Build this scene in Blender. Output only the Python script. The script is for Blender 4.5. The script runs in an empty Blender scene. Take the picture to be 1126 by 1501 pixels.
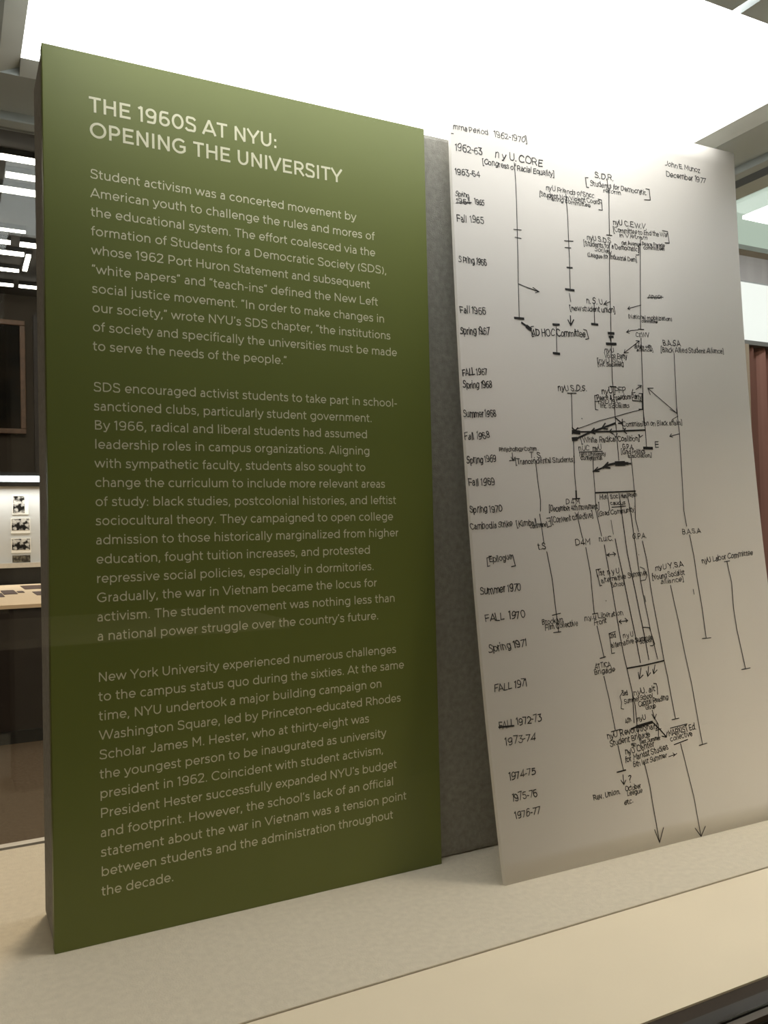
import bpy, bmesh, math, random
from mathutils import Vector, Matrix

S = bpy.context.scene
COL = S.collection
random.seed(7)
ZD = 0.95                      # height of the display deck above the room floor

# ------------------------------------------------------------------ camera
cam_data = bpy.data.cameras.new('camera')
cam = bpy.data.objects.new('camera', cam_data)
COL.objects.link(cam)
cam_data.sensor_fit = 'VERTICAL'
cam_data.sensor_height = 36.0
cam_data.lens = 1234.78 / 1501 * 36.0
cam_data.clip_start = 0.02
cam_data.clip_end = 60
yaw, pitch, roll = 0.4735, 0.0215, -0.0231
fw = Vector((math.sin(yaw) * math.cos(pitch), math.cos(yaw) * math.cos(pitch), math.sin(pitch)))
r0 = Vector((math.cos(yaw), -math.sin(yaw), 0))
u0 = r0.cross(fw)
rt = math.cos(roll) * r0 + math.sin(roll) * u0
up = -math.sin(roll) * r0 + math.cos(roll) * u0
m = Matrix((rt, up, -fw)).transposed().to_4x4()
m.translation = Vector((-0.0852, -0.9031, 0.4124 + ZD))
cam.matrix_world = m
S.camera = cam

# ------------------------------------------------------------------ world, exposure
S.view_settings.view_transform = 'Standard'
S.view_settings.look = 'None'
S.view_settings.gamma = 1.0
S.view_settings.use_curve_mapping = False
S.view_settings.exposure = 0.0
w = bpy.data.worlds.new('world'); S.world = w; w.use_nodes = True
w.node_tree.nodes['Background'].inputs[0].default_value = (0.10, 0.095, 0.085, 1)
w.node_tree.nodes['Background'].inputs[1].default_value = 0.3

CASE_LIGHT = 4.5        # luminous ceiling of the display case
ROOM_LIGHT = 9.0        # linear luminaires of the room


def area_lamp(name, loc, sx, sy, power, color):
    d = bpy.data.lights.new(name, 'AREA'); d.shape = 'RECTANGLE'; d.size = sx; d.size_y = sy
    d.energy = power; d.color = color
    o = bpy.data.objects.new(name, d); o.location = loc; COL.objects.link(o)
    return o


# unseen area lamps: the gallery's warm light around the case, plus added fill
area_lamp('unseen_room_lamp', (0.2, -2.6, ZD + 2.95), 2.6, 1.2, 8, (1.0, 0.80, 0.60))  # unseen fill from the viewer's side
area_lamp('unseen_room_lamp', (1.0, 1.9, ZD + 2.9), 0.8, 0.6, 95, (1.0, 0.80, 0.58))
area_lamp('unseen_room_lamp', (0.8, 5.6, ZD + 2.9), 2.6, 1.6, 35, (1.0, 0.84, 0.66))
area_lamp('unseen_room_lamp', (2.3, -1.1, ZD + 2.2), 0.8, 0.8, 55, (1.0, 0.84, 0.66))
area_lamp('unseen_room_lamp', (-2.4, -0.2, ZD + 2.0), 0.8, 0.8, 17, (1.0, 0.78, 0.56))  # added fill to lift the partition's left side and the deck
area_lamp('cabinet_fill', (2.95, 1.0, ZD + 1.62), 0.8, 0.15, 8, (1.0, 0.95, 0.92))  # added unseen lamp, brightens the curtain towards its top
area_lamp('case_board_fill', (0.4, 7.88, ZD + 0.90), 4.4, 0.05, 17, (1.0, 0.98, 0.95))  # unseen lamp added under the header to brighten the back board

# ------------------------------------------------------------------ materials
def srgb(r, g, b):
    f = lambda c: (c / 255 / 12.92) if c / 255 <= 0.04045 else ((c / 255 + 0.055) / 1.055) ** 2.4
    return (f(r), f(g), f(b), 1)


def mat(name, rgb, rough=0.6, metal=0.0, spec=0.5, var=0.06, scale=30, bump=0.0, bscale=400, emit=0, stretch=None):
    M = bpy.data.materials.new(name); M.use_nodes = True
    nt = M.node_tree; b = nt.nodes['Principled BSDF']
    c = srgb(*rgb)
    b.inputs['Roughness'].default_value = rough
    b.inputs['Metallic'].default_value = metal
    b.inputs['Specular IOR Level'].default_value = spec
    tc = nt.nodes.new('ShaderNodeTexCoord')
    vec = tc.outputs['Object']
    if stretch:
        mp = nt.nodes.new('ShaderNodeMapping'); mp.inputs['Scale'].default_value = stretch
        nt.links.new(vec, mp.inputs['Vector']); vec = mp.outputs['Vector']
    n = nt.nodes.new('ShaderNodeTexNoise'); n.inputs['Scale'].default_value = scale
    n.inputs['Detail'].default_value = 4
    nt.links.new(vec, n.inputs['Vector'])
    r = nt.nodes.new('ShaderNodeValToRGB')
    r.color_ramp.elements[0].position = 0.3; r.color_ramp.elements[1].position = 0.7
    r.color_ramp.elements[0].color = tuple(max(0, v * (1 - var)) for v in c[:3]) + (1,)
    r.color_ramp.elements[1].color = tuple(min(1, v * (1 + var)) for v in c[:3]) + (1,)
    nt.links.new(n.outputs['Fac'], r.inputs['Fac'])
    nt.links.new(r.outputs['Color'], b.inputs['Base Color'])
    if bump:
        n2 = nt.nodes.new('ShaderNodeTexNoise'); n2.inputs['Scale'].default_value = bscale
        nt.links.new(vec, n2.inputs['Vector'])
        bp = nt.nodes.new('ShaderNodeBump'); bp.inputs['Strength'].default_value = bump
        bp.inputs['Distance'].default_value = 0.001
        nt.links.new(n2.outputs['Fac'], bp.inputs['Height'])
        nt.links.new(bp.outputs['Normal'], b.inputs['Normal'])
    if emit:
        b.inputs['Emission Color'].default_value = c
        b.inputs['Emission Strength'].default_value = emit
    return M


def fabric(name, rgb, rough=0.95, k=900, amt=0.5, var=0.10):
    """woven cloth: two crossed wave bands plus noise."""
    M = mat(name, rgb, rough, spec=0.15, var=var, scale=140, bump=amt, bscale=k)
    return M


def glass_mat(name, tint=(0.986, 0.99, 0.986), ior=1.5):
    M = bpy.data.materials.new(name); M.use_nodes = True
    nt = M.node_tree; nt.nodes.clear()
    out = nt.nodes.new('ShaderNodeOutputMaterial')
    mix = nt.nodes.new('ShaderNodeMixShader')
    fr = nt.nodes.new('ShaderNodeFresnel'); fr.inputs['IOR'].default_value = ior
    tr = nt.nodes.new('ShaderNodeBsdfTransparent'); tr.inputs['Color'].default_value = tint + (1,)
    gl = nt.nodes.new('ShaderNodeBsdfGlossy'); gl.inputs['Roughness'].default_value = 0.0
    gl.inputs['Color'].default_value = (0.95, 1.0, 0.97, 1)
    # the same air/glass reflectance on both faces of the pane
    geo = nt.nodes.new('ShaderNodeNewGeometry'); mr = nt.nodes.new('ShaderNodeMapRange')
    mr.inputs['To Min'].default_value = ior; mr.inputs['To Max'].default_value = 1 / ior
    nt.links.new(geo.outputs['Backfacing'], mr.inputs['Value']); nt.links.new(mr.outputs['Result'], fr.inputs['IOR'])
    nt.links.new(fr.outputs[0], mix.inputs[0]); nt.links.new(tr.outputs[0], mix.inputs[1])
    nt.links.new(gl.outputs[0], mix.inputs[2]); nt.links.new(mix.outputs[0], out.inputs['Surface'])
    return M


def emit_mat(name, rgb, strength):
    M = bpy.data.materials.new(name); M.use_nodes = True
    nt = M.node_tree; nt.nodes.clear()
    out = nt.nodes.new('ShaderNodeOutputMaterial'); e = nt.nodes.new('ShaderNodeEmission')
    e.inputs['Color'].default_value = tuple(rgb) + (1,); e.inputs['Strength'].default_value = strength
    nt.links.new(e.outputs[0], out.inputs['Surface'])
    return M


def blotch(name, dark, light, scale=30, lo=0.42, hi=0.62):
    """monochrome print: tonal patches from noise."""
    M = mat(name, dark, 0.8, spec=0.1)
    nt = M.node_tree
    r = next(n for n in nt.nodes if n.type == 'VALTORGB')
    r.color_ramp.elements[0].position = lo; r.color_ramp.elements[1].position = hi
    r.color_ramp.elements[0].color = srgb(*dark); r.color_ramp.elements[1].color = srgb(*light)
    next(n for n in nt.nodes if n.type == 'TEX_NOISE').inputs['Scale'].default_value = scale
    return M


M = {
    'green': mat('olive_print', (106, 115, 50), 0.45, spec=0.5, var=0.03, scale=8),
    'letter': mat('pale_lettering', (220, 218, 186), 0.42, spec=0.5, var=0.02),
    'board_edge': mat('board_edge', (120, 112, 88), 0.8),
    'partition': fabric('grey_cloth', (158, 156, 148), amt=0.9, k=700, var=0.16),
    'white_board': mat('white_print', (236, 231, 223), 0.5, spec=0.5, var=0.01, scale=6),
    'foam_edge': mat('foam_edge', (225, 222, 205), 0.8),
    'ink': mat('black_ink', (22, 20, 18), 0.6, var=0.0),
    'deck': fabric('deck_cloth', (217, 209, 190), amt=0.55, k=500, var=0.05),
    'shelf': mat('cream_laminate', (240, 228, 202), 0.6, spec=0.3, var=0.02, scale=12),
    'rail_brown': mat('dark_felt', (50, 42, 34), 0.9, var=0.1),
    'rail_dark': mat('dark_steel', (40, 40, 39), 0.45, metal=0.3),
    'rail_light': mat('worn_steel', (92, 88, 82), 0.4, metal=0.5),
    'rail_pale': mat('pale_metal', (205, 200, 190), 0.5),
    'black': mat('black_paint', (9, 9, 8), 0.6),
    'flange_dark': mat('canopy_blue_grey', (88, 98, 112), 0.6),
    'lip_glow': emit_mat('lip_painted_glow', (0.50, 0.60, 0.50), 1.0),  # light caught by the lip painted in as emission
    'flange': mat('canopy_grey', (184, 192, 192), 0.55, var=0.05, scale=10),
    'flange_in': mat('canopy_pale', (190, 192, 184), 0.6),
    'glass': glass_mat('case_glass', ior=1.36),
    'diffuser': emit_mat('case_diffuser', (1.0, 0.995, 0.975), CASE_LIGHT),
    'luminaire': emit_mat('luminaire', (1.0, 0.95, 0.82), ROOM_LIGHT),
    'tube': emit_mat('tube_light', (0.9, 0.98, 1.0), 6.0),
    'lit_panel': emit_mat('lit_panel', (0.97, 1.0, 0.94), 1.15),
    'carpet': mat('carpet', (96, 84, 70), 0.98, spec=0.1, var=0.22, scale=60, bump=0.6, bscale=300),
    'wall_dark': mat('dark_wall', (58, 50, 40), 0.85, var=0.15, scale=3),
    'ceil_dark': mat('dark_ceiling', (48, 44, 38), 0.9, var=0.1, scale=2),
    'wood_dark': mat('dark_wood', (34, 25, 20), 0.55, var=0.25, scale=14, stretch=(1, 1, 0.1)),
    'frame': mat('picture_frame_wood', (96, 70, 50), 0.5, var=0.25, scale=20),
    'canvas': blotch('dark_painting', (10, 10, 9), (30, 25, 19), scale=4),
    'case_back': mat('case_back_board', (198, 200, 198), 0.7, var=0.04, scale=2),
    'print_white': mat('photo_mount', (240, 238, 228), 0.6, var=0.01),
    'print': blotch('photo_print', (18, 17, 16), (205, 203, 195), scale=22, lo=0.47, hi=0.6),
    'print_dim': blotch('photo_print_dim', (58, 54, 46), (120, 114, 98), scale=40),
    'tan': mat('tan_table_top', (246, 222, 186), 0.7, var=0.03, scale=5),
    'brown_sheet': mat('brown_sheet', (86, 58, 42), 0.7, var=0.2, scale=18),
    'steel': mat('brushed_steel', (168, 170, 170), 0.5, metal=0.2, var=0.12, scale=20, stretch=(1, 1, 0.08)),
    'sill': mat('blue_grey_sill', (108, 112, 110), 0.6),
    'stile': mat('pale_stile', (150, 140, 122), 0.6),
    'curtain': mat('russet_curtain', (140, 104, 94), 0.85, var=0.12, scale=16, stretch=(1, 1, 0.12)),
    'white_top': mat('pale_table_top', (230, 222, 200), 0.6),
}

# ------------------------------------------------------------------ object helpers
def link(name, bm, material, parent=None, smooth=False):
    me = bpy.data.meshes.new(name)
    bmesh.ops.recalc_face_normals(bm, faces=bm.faces)
    bm.to_mesh(me); bm.free()
    me.materials.append(M[material])
    if smooth:
        for p in me.polygons: p.use_smooth = True
    o = bpy.data.objects.new(name, me); COL.objects.link(o)
    if parent:
        o.parent = parent
        # vertices are given in world space: bring them to the thing's own space
        me.transform(Matrix.Translation(-base_of(parent)))
    return o


def base_of(o):
    v = Vector((0, 0, 0))
    while o is not None:
        v += o.location; o = o.parent
    return v


def box(bm, x0, x1, y0, y1, z0, z1, bevel=0.0):
    """axis box in deck-relative heights (z=0 is the deck)."""
    vs = [bm.verts.new((x, y, z + ZD)) for x in (x0, x1) for y in (y0, y1) for z in (z0, z1)]
    fs = [(0, 1, 3, 2), (4, 6, 7, 5), (0, 4, 5, 1), (2, 3, 7, 6), (0, 2, 6, 4), (1, 5, 7, 3)]
    faces = [bm.faces.new([vs[i] for i in f]) for f in fs]
    if bevel:
        es = list({e for f in faces for e in f.edges})
        bmesh.ops.bevel(bm, geom=es, offset=bevel, segments=2, profile=0.6, affect='EDGES')
    return bm


def bx(name, dims, material, parent=None, bevel=0.0, label=None):
    o = link(name, box(bmesh.new(), *dims, bevel=bevel), material, parent)
    if label: o['label'] = label
    return o


def extrude_profile(bm, prof, a0, a1, axis):
    """closed profile [(p, z)] swept along axis 'x' or 'y'. p is the other horizontal axis."""
    ends = []
    for a in (a0, a1):
        ends.append([bm.verts.new(((a, p, z + ZD) if axis == 'x' else (p, a, z + ZD))) for p, z in prof])
    n = len(prof)
    for i in range(n):
        j = (i + 1) % n
        bm.faces.new((ends[0][i], ends[0][j], ends[1][j], ends[1][i]))
    bm.faces.new(ends[0]); bm.faces.new(ends[1][::-1])
    return bm


def thing(name, label, cat, loc, group=None):
    o = bpy.data.objects.new(name, None); COL.objects.link(o)
    o.location = (loc[0], loc[1], loc[2] + ZD); o.empty_display_size = 0.1
    o['label'] = label; o['category'] = cat
    if group: o['group'] = group
    return o


def tag(o, label, cat, group=None):
    o['label'] = label; o['category'] = cat
    if group: o['group'] = group
    return o


def struct(name, dims, material):
    o = bx(name, dims, material); o['kind'] = 'structure'; return o


# ------------------------------------------------------------------ stroke lettering
XH, ASC, DSC = 0.735, 1.03, -0.27


def arc(cx, cy, rx, ry, a0, a1, n=None):
    n = n or max(4, int(abs(a1 - a0) / 18))
    return [(cx + rx * math.cos(math.radians(a0 + (a1 - a0) * i / n)),
             cy + ry * math.sin(math.radians(a0 + (a1 - a0) * i / n))) for i in range(n + 1)]


def spl(*p, n=4):
    p = list(p); q = [p[0]] + p + [p[-1]]; out = []
    for i in range(1, len(q) - 2):
        a, b, c, d = q[i - 1], q[i], q[i + 1], q[i + 2]
        for k in range(n):
            t = k / n
            out.append(tuple(0.5 * (2 * b[j] + (c[j] - a[j]) * t + (2 * a[j] - 5 * b[j] + 4 * c[j] - d[j]) * t * t
                                    + (3 * b[j] - a[j] - 3 * c[j] + d[j]) * t ** 3) for j in (0, 1)))
    out.append(p[-1])
    return out


def glyph(ch, w):
    """centre lines (cap height 1) and advance width of one character for pen width w."""
    h = w / 2
    m = XH / 2
    dot = lambda x, y: [(x, y - h * 1.1), (x, y + h * 1.1)]
    def stem(x, y0, y1): return [(x, y0), (x, y1)]
    O = lambda c, r: arc(c, m, r - h, m + 0.012 - h, 90, 450, 22)
    c = ch
    if c == ' ': return [], 0.36
    if c == 'a':
        x1 = 0.575 - h
        return [arc(0.32, 0.43, x1 - 0.32, XH - 0.43 + 0.01 - h, 142, 0) + [(x1, 0)],
                spl((x1, 0.42), (0.36, 0.42), (0.16, 0.37), (0.055 + h, 0.21), (0.14, 0.075), (0.29, -0.01 + h), (0.45, 0.085), (x1, 0.24))], 0.67
    if c == 'b': return [stem(0.09 + h, 0, ASC), O(0.44, 0.36)], 0.86
    if c == 'c': return [arc(0.415, m, 0.36 - h, m + 0.012 - h, 45, 315)], 0.72
    if c == 'd': return [stem(0.77 - h, 0, ASC), O(0.42, 0.36)], 0.86
    if c == 'e': return [[(0.06 + h, m - 0.02), (0.745 - h, m - 0.02)] + arc(0.405, m, 0.345 - h, m + 0.012 - h, 0, 318)], 0.79
    if c == 'f': return [[(0.19, 0), (0.19, 0.76)] + arc(0.36, 0.80, 0.17, ASC - 0.80 - h + .01, 180, 75), [(0.03, XH - h), (0.42, XH - h)]], 0.43
    if c == 'g': return [[(0.77 - h, XH), (0.77 - h, 0.0)] + arc(0.43, 0.0, 0.34 - h, 0.27 - h, 0, -135), O(0.42, 0.36)], 0.86
    if c in 'nh':
        x0, x1 = 0.09 + h, 0.70 - h; r = (x1 - x0) / 2
        return [stem(x0, 0, XH if c == 'n' else ASC), arc(x0 + r, XH - r + 0.012 - h + 0.02, r, r - 0.02, 180, 0) + [(x1, 0)]], 0.79
    if c == 'm':
        x0, x1, x2 = 0.09 + h, 0.59, 1.09 - h; r = (x1 - x0) / 2; r2 = (x2 - x1) / 2
        return [stem(x0, 0, XH), arc(x0 + r, XH - r + 0.012 - h, r, r, 180, 0) + [(x1, 0)], arc(x1 + r2, XH - r2 + 0.012 - h, r2, r2, 180, 0) + [(x2, 0)]], 1.18
    if c == 'r': return [stem(0.09 + h, 0, XH), arc(0.42, 0.36, 0.33 - h, XH - 0.36 - h, 180, 88)], 0.47
    if c == 'u':
        x0, x1 = 0.09 + h, 0.70 - h; r = (x1 - x0) / 2
        return [[(x0, XH)] + arc(x0 + r, r - 0.012 + h, r, r, 180, 360) + [(x1, XH)], stem(x1, 0, XH)], 0.79
    if c == 'i': return [stem(0.17, 0, XH), dot(0.17, 0.95)], 0.34
    if c == 'j': return [[(0.17, XH), (0.17, -0.10)] + arc(0.03, -0.10, 0.14, 0.17 - h, 0, -80), dot(0.17, 0.95)], 0.34
    if c == 'k': return [stem(0.09 + h, 0, ASC), [(0.62, XH), (0.15, 0.27)], [(0.30, 0.42), (0.65, 0)]], 0.69
    if c == 'l': return [stem(0.17, 0, ASC)], 0.34
    if c == 'o': return [O(0.415, 0.36)], 0.83
    if c == 'p': return [stem(0.09 + h, DSC, XH), O(0.44, 0.36)], 0.86
    if c == 'q': return [stem(0.77 - h, DSC, XH), O(0.42, 0.36)], 0.86
    if c == 's': return [spl((0.53, 0.60), (0.42, 0.66), (0.29, XH + .01 - h), (0.15, 0.645), (0.075 + h, 0.55), (0.17, 0.43), (0.31, 0.385), (0.47, 0.325), (0.565 - h, 0.20), (0.46, 0.075), (0.31, -.01 + h), (0.16, 0.06), (0.05, 0.135))], 0.63
    if c == 't': return [[(0.19, 0.94), (0.19, 0.20)] + arc(0.37, 0.20, 0.18, 0.20 - h + .01, 180, 285), [(0.03, XH - h), (0.44, XH - h)]], 0.49
    if c == 'v': return [[(0.05, XH), (0.345, h * .8), (0.64, XH)]], 0.69
    if c == 'w': return [[(0.05, XH), (0.30, h), (0.535, XH - .02), (0.77, h), (1.02, XH)]], 1.07
    if c == 'x': return [[(0.06, XH), (0.60, 0)], [(0.06, 0), (0.60, XH)]], 0.66
    if c == 'y': return [[(0.05, XH), (0.355, 0.03)], [(0.66, XH), (0.33, -0.06), (0.25, -0.19), (0.13, DSC + h + .03), (0.04, -0.18)]], 0.70
    if c == 'z': return [[(0.07, XH - h), (0.54, XH - h), (0.07, h), (0.57, h)]], 0.64
    if c == 'A': return [[(0.05, 0), (0.48, 1), (0.91, 0)], [(0.18, 0.27), (0.78, 0.27)]], 0.96
    if c == 'B': return [[(0.11 + h, 0.53), (0.50, 0.53)] + arc(0.50, 0.765, 0.24 - h, 0.235 - h, -90, 90) + [(0.11 + h, 1 - h), (0.11 + h, h), (0.52, h)] + arc(0.54, 0.265, 0.27 - h, 0.265 - h, -90, 90) + [(0.11 + h, 0.53)]], 0.90
    if c == 'C': return [arc(0.56, 0.5, 0.51 - h, 0.515 - h, 42, 318)], 0.99
    if c == 'D': return [[(0.11 + h, h), (0.11 + h, 1 - h), (0.45, 1 - h)] + arc(0.45, 0.5, 0.52 - h, 0.5 - h, 90, -90) + [(0.11 + h, h)]], 1.05
    if c == 'E': return [[(0.79, 1 - h), (0.11 + h, 1 - h), (0.11 + h, h), (0.80, h)], [(0.11 + h, 0.51), (0.72, 0.51)]], 0.87
    if c == 'F': return [[(0.79, 1 - h), (0.11 + h, 1 - h), (0.11 + h, 0)], [(0.11 + h, 0.47), (0.72, 0.47)]], 0.84
    if c == 'G': return [arc(0.56, 0.5, 0.51 - h, 0.515 - h, 45, 320) + [(0.97 - h, 0.19), (0.97 - h, 0.47), (0.56, 0.47)]], 1.08
    if c == 'H': return [stem(0.11 + h, 0, 1), stem(0.89 - h, 0, 1), [(0.11 + h, 0.51), (0.89 - h, 0.51)]], 1.0
    if c == 'I': return [stem(0.20, 0, 1)], 0.40
    if c == 'J': return [[(0.62 - h, 1), (0.62 - h, 0.30)] + arc(0.33, 0.30, 0.29 - h, 0.31 - h, 0, -150)], 0.74
    if c == 'K': return [stem(0.11 + h, 0, 1), [(0.83, 1), (0.18, 0.33)], [(0.38, 0.53), (0.86, 0)]], 0.91
    if c == 'L': return [[(0.11 + h, 1), (0.11 + h, h), (0.74, h)]], 0.79
    if c == 'M': return [[(0.11 + h, 0), (0.11 + h, 1), (0.56, 0.35), (1.01 - h, 1), (1.01 - h, 0)]], 1.12
    if c == 'N': return [[(0.11 + h, 0), (0.11 + h, 1 - h * .4), (0.89 - h, h * .4), (0.89 - h, 1)]], 1.0
    if c == 'O': return [arc(0.57, 0.5, 0.515 - h, 0.515 - h, 90, 450, 28)], 1.14
    if c == 'P': return [[(0.11 + h, 0), (0.11 + h, 1 - h), (0.48, 1 - h)] + arc(0.48, 0.675, 0.34 - h, 0.325 - h, 90, -90) + [(0.11 + h, 0.35 + h)]], 0.88
    if c == 'R': return [[(0.11 + h, 0), (0.11 + h, 1 - h), (0.50, 1 - h)] + arc(0.50, 0.69, 0.34 - h, 0.31 - h, 90, -90) + [(0.11 + h, 0.38 + h)], [(0.50, 0.40), (0.83, 0)]], 0.92
    if c == 'S': return [spl((0.73, 0.80), (0.60, 0.92), (0.42, 1.012 - h), (0.21, 0.93), (0.09 + h, 0.75), (0.20, 0.60), (0.44, 0.52), (0.66, 0.42), (0.775 - h, 0.26), (0.64, 0.07), (0.43, -.012 + h), (0.22, 0.06), (0.07, 0.20))], 0.84
    if c == 'T': return [stem(0.42, 0, 1), [(0.05, 1 - h), (0.79, 1 - h)]], 0.84
    if c == 'U': return [[(0.11 + h, 1), (0.11 + h, 0.40)] + arc(0.495, 0.40, 0.385 - h, 0.41 - h, 180, 360) + [(0.88 - h, 1)]], 0.99
    if c == 'V': return [[(0.05, 1), (0.475, h * .5), (0.90, 1)]], 0.95
    if c == 'W': return [[(0.06, 1), (0.40, h * .5), (0.73, 0.97), (1.06, h * .5), (1.40, 1)]], 1.46
    if c == 'X': return [[(0.07, 1), (0.83, 0)], [(0.07, 0), (0.83, 1)]], 0.9
    if c == 'Y': return [[(0.04, 1), (0.45, 0.40), (0.86, 1)], stem(0.45, 0, 0.42)], 0.90
    if c == '0': return [arc(0.46, 0.5, 0.40 - h, 0.515 - h, 90, 450, 24)], 0.92
    if c == '1': return [[(0.07, 0.85), (0.28, 0.98), (0.28, 0)]], 0.47
    if c == '2': return [spl((0.08, 0.78), (0.20, 0.94), (0.38, 1.01 - h), (0.60, 0.90), (0.645, 0.70), (0.52, 0.47), (0.28, 0.24), (0.08, h)) + [(0.72, h)]], 0.80
    if c == '3': return [[(0.10, 1 - h), (0.64, 1 - h), (0.36, 0.60)] + spl((0.36, 0.60), (0.60, 0.52), (0.69, 0.31), (0.58, 0.08), (0.36, h - .01), (0.17, 0.06), (0.06, 0.19))], 0.80
    if c == '4': return [[(0.60, 0), (0.60, 0.97), (0.08, 0.25), (0.80, 0.25)]], 0.86
    if c == '5': return [[(0.66, 1 - h), (0.17, 1 - h), (0.14, 0.57)] + spl((0.14, 0.57), (0.40, 0.635), (0.62, 0.54), (0.70, 0.32), (0.58, 0.08), (0.36, h - .01), (0.17, 0.06), (0.06, 0.18))], 0.80
    if c == '6': return [arc(0.44, 0.325, 0.36 - h, 0.335 - h, 90, 450, 20), spl((0.09 + h, 0.33), (0.10 + h, 0.62), (0.24, 0.90), (0.46, 1.01 - h), (0.70, 0.92))], 0.86
    if c == '7': return [[(0.06, 1 - h), (0.69, 1 - h), (0.25, 0)]], 0.75
    if c == '8': return [arc(0.42, 0.745, 0.29 - h, 0.27 - h, 90, 450, 16), arc(0.42, 0.265, 0.34 - h, 0.275 - h, 90, 450, 18)], 0.84
    if c == '9': return [arc(0.42, 0.675, 0.36 - h, 0.335 - h, 90, 450, 20), spl((0.77 - h, 0.67), (0.76 - h, 0.38), (0.62, 0.10), (0.40, -.01 + h), (0.16, 0.08))], 0.86
    if c == '.': return [dot(0.16, h * 1.1)], 0.32
    if c == ':': return [dot(0.18, h * 1.1), dot(0.18, 0.55)], 0.34
    if c == ',': return [dot(0.16, h * 1.1), [(0.17, h), (0.09, -0.15)]], 0.32
    if c in "'\u2019": return [[(0.16, 1.0), (0.10, 0.76)]], 0.27
    if c == '\u201c': return [[(0.10, 0.76), (0.16, 1.0)], [(0.27, 0.76), (0.33, 1.0)]], 0.44
    if c == '\u201d': return [[(0.16, 1.0), (0.10, 0.76)], [(0.33, 1.0), (0.27, 0.76)]], 0.44
    if c == '-': return [[(0.07, 0.39), (0.41, 0.39)]], 0.48
    if c == '(': return [arc(0.62, 0.42, 0.48, 0.66, 135, 225)], 0.42
    if c == ')': return [arc(-0.20, 0.42, 0.48, 0.66, 45, -45)], 0.42
    if c == '[': return [[(0.34, 1.12), (0.12, 1.12), (0.12, -0.18), (0.36, -0.18)]], 0.40
    if c == ']': return [[(0.06, 1.12), (0.28, 1.12), (0.28, -0.18), (0.04, -0.18)]], 0.40
    if c == '?': return [spl((0.08, 0.85), (0.25, 1.0), (0.45, 0.85), (0.35, 0.6), (0.25, 0.3)), dot(0.24, 0.03)], 0.55
    if c == '&': return [spl((0.62, 0.1), (0.3, 0.6), (0.35, 0.85), (0.5, 0.7), (0.15, 0.3), (0.25, 0.05), (0.6, 0.4))], 0.75
    raise ValueError('no glyph for ' + repr(c))


def clean(p):
    q = [p[0]]
    for a in p[1:]:
        if math.hypot(a[0] - q[-1][0], a[1] - q[-1][1]) > 1e-6: q.append(a)
    return q


def ribbon(bm, pts, w, place, cap=0.0, split=False):
    """flat inked ribbon of width w along pts (2D), mapped onto a surface by place(x, y)."""
    pts = clean(pts)
    if len(pts) < 2: return
    if split:                                   # part the stroke at sharp corners so each limb keeps its width
        runs, cur, turns = [], [pts[0]], []
        for i in range(1, len(pts)):
            cur.append(pts[i])
            if i < len(pts) - 1:
                a, b, c = pts[i - 1], pts[i], pts[i + 1]
                t1 = math.atan2(b[1] - a[1], b[0] - a[0]); t2 = math.atan2(c[1] - b[1], c[0] - b[0])
                d = abs((t2 - t1 + math.pi) % (2 * math.pi) - math.pi)
                if d > 0.9:
                    runs.append(cur); turns.append(d); cur = [b]
        runs.append(cur)
        if len(runs) > 1:
            for k, r in enumerate(runs):
                e0 = 0.5 if k and turns[k - 1] < 1.9 else (0.12 if k else 0)
                e1 = 0.5 if k < len(turns) and turns[k] < 1.9 else (0.12 if k < len(turns) else 0)
                r = list(r)
                for end, e in ((0, e0), (-1, e1)):
                    if e:
                        p, q = r[end], r[1 if end == 0 else -2]; d = math.hypot(p[0] - q[0], p[1] - q[1])
                        r[end] = (p[0] + (p[0] - q[0]) / d * e * w, p[1] + (p[1] - q[1]) / d * e * w)
                ribbon(bm, r, w, lambda u, v, k=k: place(u, v, 0.00002 * k), 0.0, False)
            return
    if cap:
        (ax, ay), (bx_, by) = pts[0], pts[1]; d = math.hypot(bx_ - ax, by - ay)
        pts[0] = (ax - (bx_ - ax) / d * cap, ay - (by - ay) / d * cap)
        (ax, ay), (bx_, by) = pts[-1], pts[-2]; d = math.hypot(bx_ - ax, by - ay)
        pts[-1] = (ax - (bx_ - ax) / d * cap, ay - (by - ay) / d * cap)
    n = len(pts); closed = n > 3 and math.hypot(pts[0][0] - pts[-1][0], pts[0][1] - pts[-1][1]) < w * 0.02
    rows = []
    for i in range(n):
        a = pts[i - 1] if i else (pts[-2] if closed else None)
        b = pts[i + 1] if i < n - 1 else (pts[1] if closed else None)
        p = pts[i]
        def nrm(u, v):
            d = math.hypot(v[0] - u[0], v[1] - u[1]); return (-(v[1] - u[1]) / d, (v[0] - u[0]) / d)
        if a is None: nx, ny = nrm(p, b)
        elif b is None: nx, ny = nrm(a, p)
        else:
            n1, n2 = nrm(a, p), nrm(p, b)
            sx, sy = n1[0] + n2[0], n1[1] + n2[1]; d = math.hypot(sx, sy)
            if d < 0.3: nx, ny = n1
            else:
                sx, sy = sx / d, sy / d; k = 1 / max(0.45, sx * n1[0] + sy * n1[1]); nx, ny = sx * k, sy * k
        rows.append((bm.verts.new(place(p[0] + nx * w / 2, p[1] + ny * w / 2)),
                     bm.verts.new(place(p[0] - nx * w / 2, p[1] - ny * w / 2))))
    for i in range(n - 1):
        bm.faces.new((rows[i][0], rows[i + 1][0], rows[i + 1][1], rows[i][1]))


def text_width(t, w, track=0.0):
    return sum(glyph(c, w)[1] + track for c in t) - track


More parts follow.
